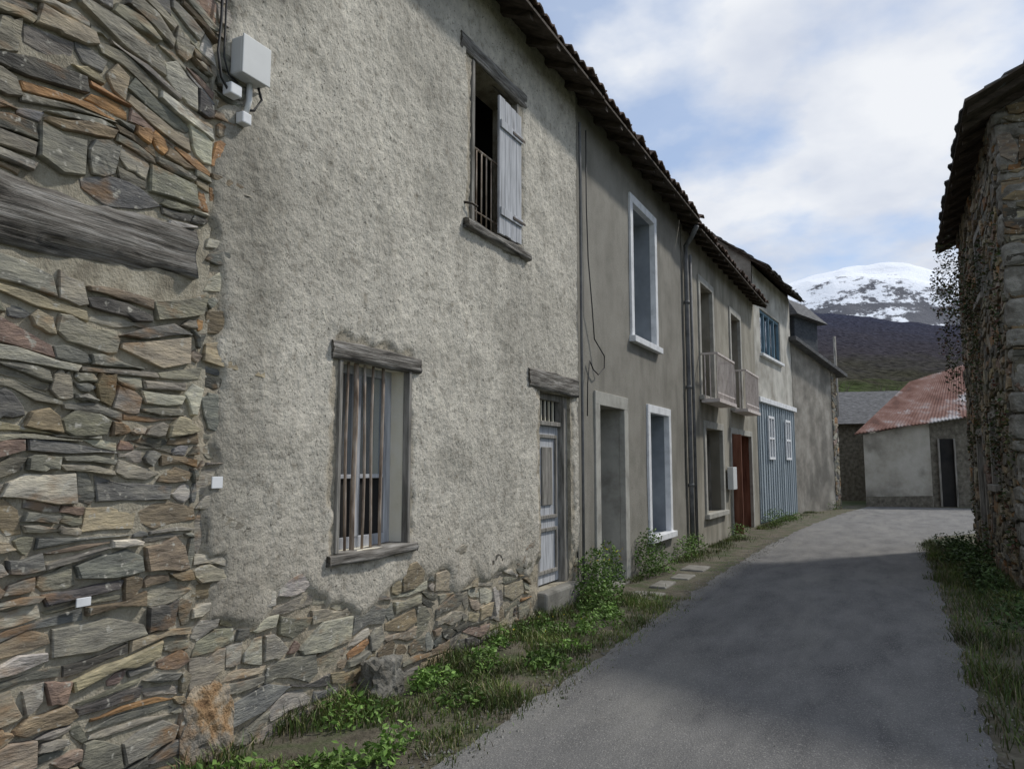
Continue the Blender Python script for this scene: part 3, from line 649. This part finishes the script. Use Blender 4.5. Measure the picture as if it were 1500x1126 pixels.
tube('utility_pole',[(-2.2,38,-.1),(-2.2,38,7.6)],[.09,.06],'oldwood_v')
# ---------------------------------------------------------------- hill and mountain
def lerp(x,P):
    if x<=P[0][0]: return P[0][1]
    for a,b in zip(P,P[1:]):
        if x<=b[0]: return a[1]+(b[1]-a[1])*(x-a[0])/(b[0]-a[0])
    return P[-1][1]
def polar(name,az0,az1,na,r0,r1,nr,hf,mat):
    V=[];F=[]
    for i in range(na+1):
        az=az0+(az1-az0)*i/na;a=math.radians(az)
        for j in range(nr+1):
            t=j/nr;r=r0+(r1-r0)*t;x,y=r*math.sin(a),r*math.cos(a)
            V.append((x,y,hf(az,r,t,x,y)))
    for i in range(na):
        for j in range(nr):
            q=i*(nr+1)+j;F.append((q,q+nr+1,q+nr+2,q+1))
    return obj(name,V,F,mat,smooth=True)
def hh(az,r,t,x,y):
    E=lerp(az,[(-80,7),(-30,9),(-12,11.4),(-6,11.3),(-4,10.9),(0,10.1),(3,9.5),(8,9),(40,8),(80,6)])
    tt=max(0,(r-70)/830);c=1 if r<900 else 1-.5*(r-900)/400
    return -2+math.tan(math.radians(E))*900*tt**1.3*c+ (5*nz(x*.012,y*.012)+2.2*nz(x*.05,y*.05)+1.6*nz(x*.15,y*.15))*min(1,tt*4)
def hillmat():
    m=bpy.data.materials.new('bare_forest_hill');m.use_nodes=True;nt=m.node_tree;N=nt.nodes;L=nt.links;b=N['Principled BSDF'];b.inputs['Roughness'].default_value=1;b.inputs['Specular IOR Level'].default_value=0
    tc=N.new('ShaderNodeTexCoord');sp=N.new('ShaderNodeSeparateXYZ');L.new(tc.outputs['Object'],sp.inputs[0])
    n=N.new('ShaderNodeTexNoise');n.inputs['Scale'].default_value=.03;n.inputs['Detail'].default_value=6;L.new(tc.outputs['Object'],n.inputs['Vector'])
    ma=N.new('ShaderNodeMath');ma.operation='MULTIPLY_ADD';L.new(n.outputs['Fac'],ma.inputs[0]);ma.inputs[1].default_value=60;L.new(sp.outputs[2],ma.inputs[2])
    mr=N.new('ShaderNodeMapRange');L.new(ma.outputs[0],mr.inputs[0]);mr.inputs[1].default_value=20;mr.inputs[2].default_value=200
    cr=N.new('ShaderNodeValToRGB');L.new(mr.outputs[0],cr.inputs[0]);e=cr.color_ramp.elements
    e[0].position=0;e[0].color=(.055,.08,.028,1);e[1].position=1;e[1].color=(.046,.05,.075,1)
    for p,c in ((.15,(.05,.07,.026,1)),(.26,(.05,.048,.034,1)),(.45,(.048,.044,.05,1))):
        q=e.new(p);q.color=c
    n2=N.new('ShaderNodeTexNoise');n2.inputs['Scale'].default_value=.3;n2.inputs['Detail'].default_value=6;L.new(tc.outputs['Object'],n2.inputs['Vector'])
    c2=N.new('ShaderNodeValToRGB');c2.color_ramp.elements[0].position=.3;c2.color_ramp.elements[0].color=(.5,.5,.5,1);c2.color_ramp.elements[1].position=.7;c2.color_ramp.elements[1].color=(1.5,1.5,1.5,1);L.new(n2.outputs['Fac'],c2.inputs[0])
    x=N.new('ShaderNodeMix');x.data_type='RGBA';x.blend_type='MULTIPLY';x.inputs[0].default_value=1;L.new(cr.outputs[0],x.inputs[6]);L.new(c2.outputs[0],x.inputs[7]);L.new(x.outputs[2],b.inputs['Base Color'])
    bp=N.new('ShaderNodeBump');bp.inputs['Strength'].default_value=.8;bp.inputs['Distance'].default_value=4;L.new(n2.outputs['Fac'],bp.inputs['Height']);L.new(bp.outputs[0],b.inputs['Normal'])
    return m
polar('hill',-80,80,320,60,1300,90,hh,hillmat())
def mh(az,r,t,x,y):
    E=lerp(az,[(-80,9),(-20,10.5),(-10,12),(-6,12.7),(-4.5,13.1),(-2.5,13.45),(-1.5,13.4),(0.3,13.5),(1.5,13.35),(3,12.8),(6,12),(15,10.5),(80,8)])
    crest=2700;top=math.tan(math.radians(E))*crest
    f=sm((r-1200)/(crest-1200)) if r<crest else 1-.6*(r-crest)/900
    q=noise.fractal(Vector((x*.0022,y*.0022,1)),1,2,7)
    return top*f+ q*42*min(1,f*1.3)*(1 if abs(r-crest)>250 else .55)-5
def snowmat():
    m=bpy.data.materials.new('snow_and_rock');m.use_nodes=True;nt=m.node_tree;N=nt.nodes;L=nt.links;b=N['Principled BSDF'];b.inputs['Roughness'].default_value=.9
    tc=N.new('ShaderNodeTexCoord');sp=N.new('ShaderNodeSeparateXYZ');L.new(tc.outputs['Object'],sp.inputs[0])
    mp=N.new('ShaderNodeMapping');mp.inputs['Scale'].default_value=(1,.6,1.3);L.new(tc.outputs['Object'],mp.inputs[0])
    n=N.new('ShaderNodeTexNoise');n.inputs['Scale'].default_value=.014;n.inputs['Detail'].default_value=8;n.inputs['Roughness'].default_value=.75;L.new(mp.outputs[0],n.inputs['Vector'])
    mr=N.new('ShaderNodeMapRange');L.new(sp.outputs[2],mr.inputs[0]);mr.inputs[1].default_value=400;mr.inputs[2].default_value=560;mr.inputs[3].default_value=-.09;mr.inputs[4].default_value=.10
    ad=N.new('ShaderNodeMath');L.new(n.outputs['Fac'],ad.inputs[0]);L.new(mr.outputs[0],ad.inputs[1])
    cr=N.new('ShaderNodeValToRGB');e=cr.color_ramp.elements;e[0].position=.42;e[0].color=(.08,.085,.105,1);e[1].position=.47;e[1].color=(.86,.89,.94,1);L.new(ad.outputs[0],cr.inputs[0]);L.new(cr.outputs[0],b.inputs['Base Color'])
    bp=N.new('ShaderNodeBump');bp.inputs['Strength'].default_value=.5;bp.inputs['Distance'].default_value=20;L.new(n.outputs['Fac'],bp.inputs['Height']);L.new(bp.outputs[0],b.inputs['Normal'])
    return m
polar('snowy_mountain',-80,80,500,1200,3600,80,mh,snowmat())
# ---------------------------------------------------------------- light
el=math.radians(47);S=Vector((.6*math.cos(el),.8*math.cos(el),math.sin(el)))
sun=bpy.data.lights.new('sun','SUN');sun.energy=2.7;sun.angle=math.radians(4);sun.color=(1,.96,.89)
so=bpy.data.objects.new('sun',sun);so.rotation_euler=S.to_track_quat('Z','Y').to_euler();sc.collection.objects.link(so)
w=bpy.data.worlds.new('World');sc.world=w;w.use_nodes=True;nt=w.node_tree;N=nt.nodes;L=nt.links
bg=N['Background'];bg.inputs[1].default_value=.138
sk=N.new('ShaderNodeTexSky');sk.sky_type='NISHITA';sk.sun_disc=False;sk.sun_elevation=el;sk.sun_rotation=math.atan2(S.x,S.y);sk.altitude=900
tc=N.new('ShaderNodeTexCoord');sp=N.new('ShaderNodeSeparateXYZ');L.new(tc.outputs['Generated'],sp.inputs[0])
ad=N.new('ShaderNodeMath');ad.operation='ADD';L.new(sp.outputs[2],ad.inputs[0]);ad.inputs[1].default_value=.25
dv=N.new('ShaderNodeVectorMath');dv.operation='DIVIDE';cb=N.new('ShaderNodeCombineXYZ')
for i in range(3): L.new(ad.outputs[0],cb.inputs[i])
L.new(tc.outputs['Generated'],dv.inputs[0]);L.new(cb.outputs[0],dv.inputs[1])
n=N.new('ShaderNodeTexNoise');n.inputs['Scale'].default_value=2.3;n.inputs['Detail'].default_value=6;n.inputs['Roughness'].default_value=.52;L.new(dv.outputs[0],n.inputs['Vector'])
cr=N.new('ShaderNodeValToRGB');cr.color_ramp.elements[0].position=.43;cr.color_ramp.elements[1].position=.58;L.new(n.outputs['Fac'],cr.inputs[0])
cr.color_ramp.elements[0].color=(.25,.25,.25,1);cr.color_ramp.elements[1].color=(.97,.97,.97,1)
n2=N.new('ShaderNodeTexNoise');n2.inputs['Scale'].default_value=3.2;n2.inputs['Detail'].default_value=5;L.new(dv.outputs[0],n2.inputs['Vector'])
c2=N.new('ShaderNodeValToRGB');c2.color_ramp.elements[0].position=.35;c2.color_ramp.elements[0].color=(4.7,5.05,5.8,1);c2.color_ramp.elements[1].position=.62;c2.color_ramp.elements[1].color=(6.5,6.65,6.9,1);L.new(n2.outputs['Fac'],c2.inputs[0])
gm=N.new('ShaderNodeMix');gm.data_type='RGBA';gm.blend_type='MIX';gm.inputs[0].default_value=.35;L.new(sk.outputs[0],gm.inputs[6]);gm.inputs[7].default_value=(2.6,3.8,5.9,1)
mx=N.new('ShaderNodeMix');mx.data_type='RGBA';L.new(cr.outputs[0],mx.inputs[0]);L.new(gm.outputs[2],mx.inputs[6]);L.new(c2.outputs[0],mx.inputs[7]);L.new(mx.outputs[2],bg.inputs[0])
# ---------------------------------------------------------------- camera
cam=bpy.data.cameras.new('camera');cam.lens=26.4;cam.sensor_width=36;cam.clip_end=20000;cam.clip_start=.05
co=bpy.data.objects.new('camera',cam);co.location=(0,0,1.6);co.rotation_euler=(math.radians(96.1),0,math.radians(26.8));sc.collection.objects.link(co);sc.camera=co
sc.view_settings.view_transform='Standard';sc.view_settings.look='None';sc.view_settings.exposure=0
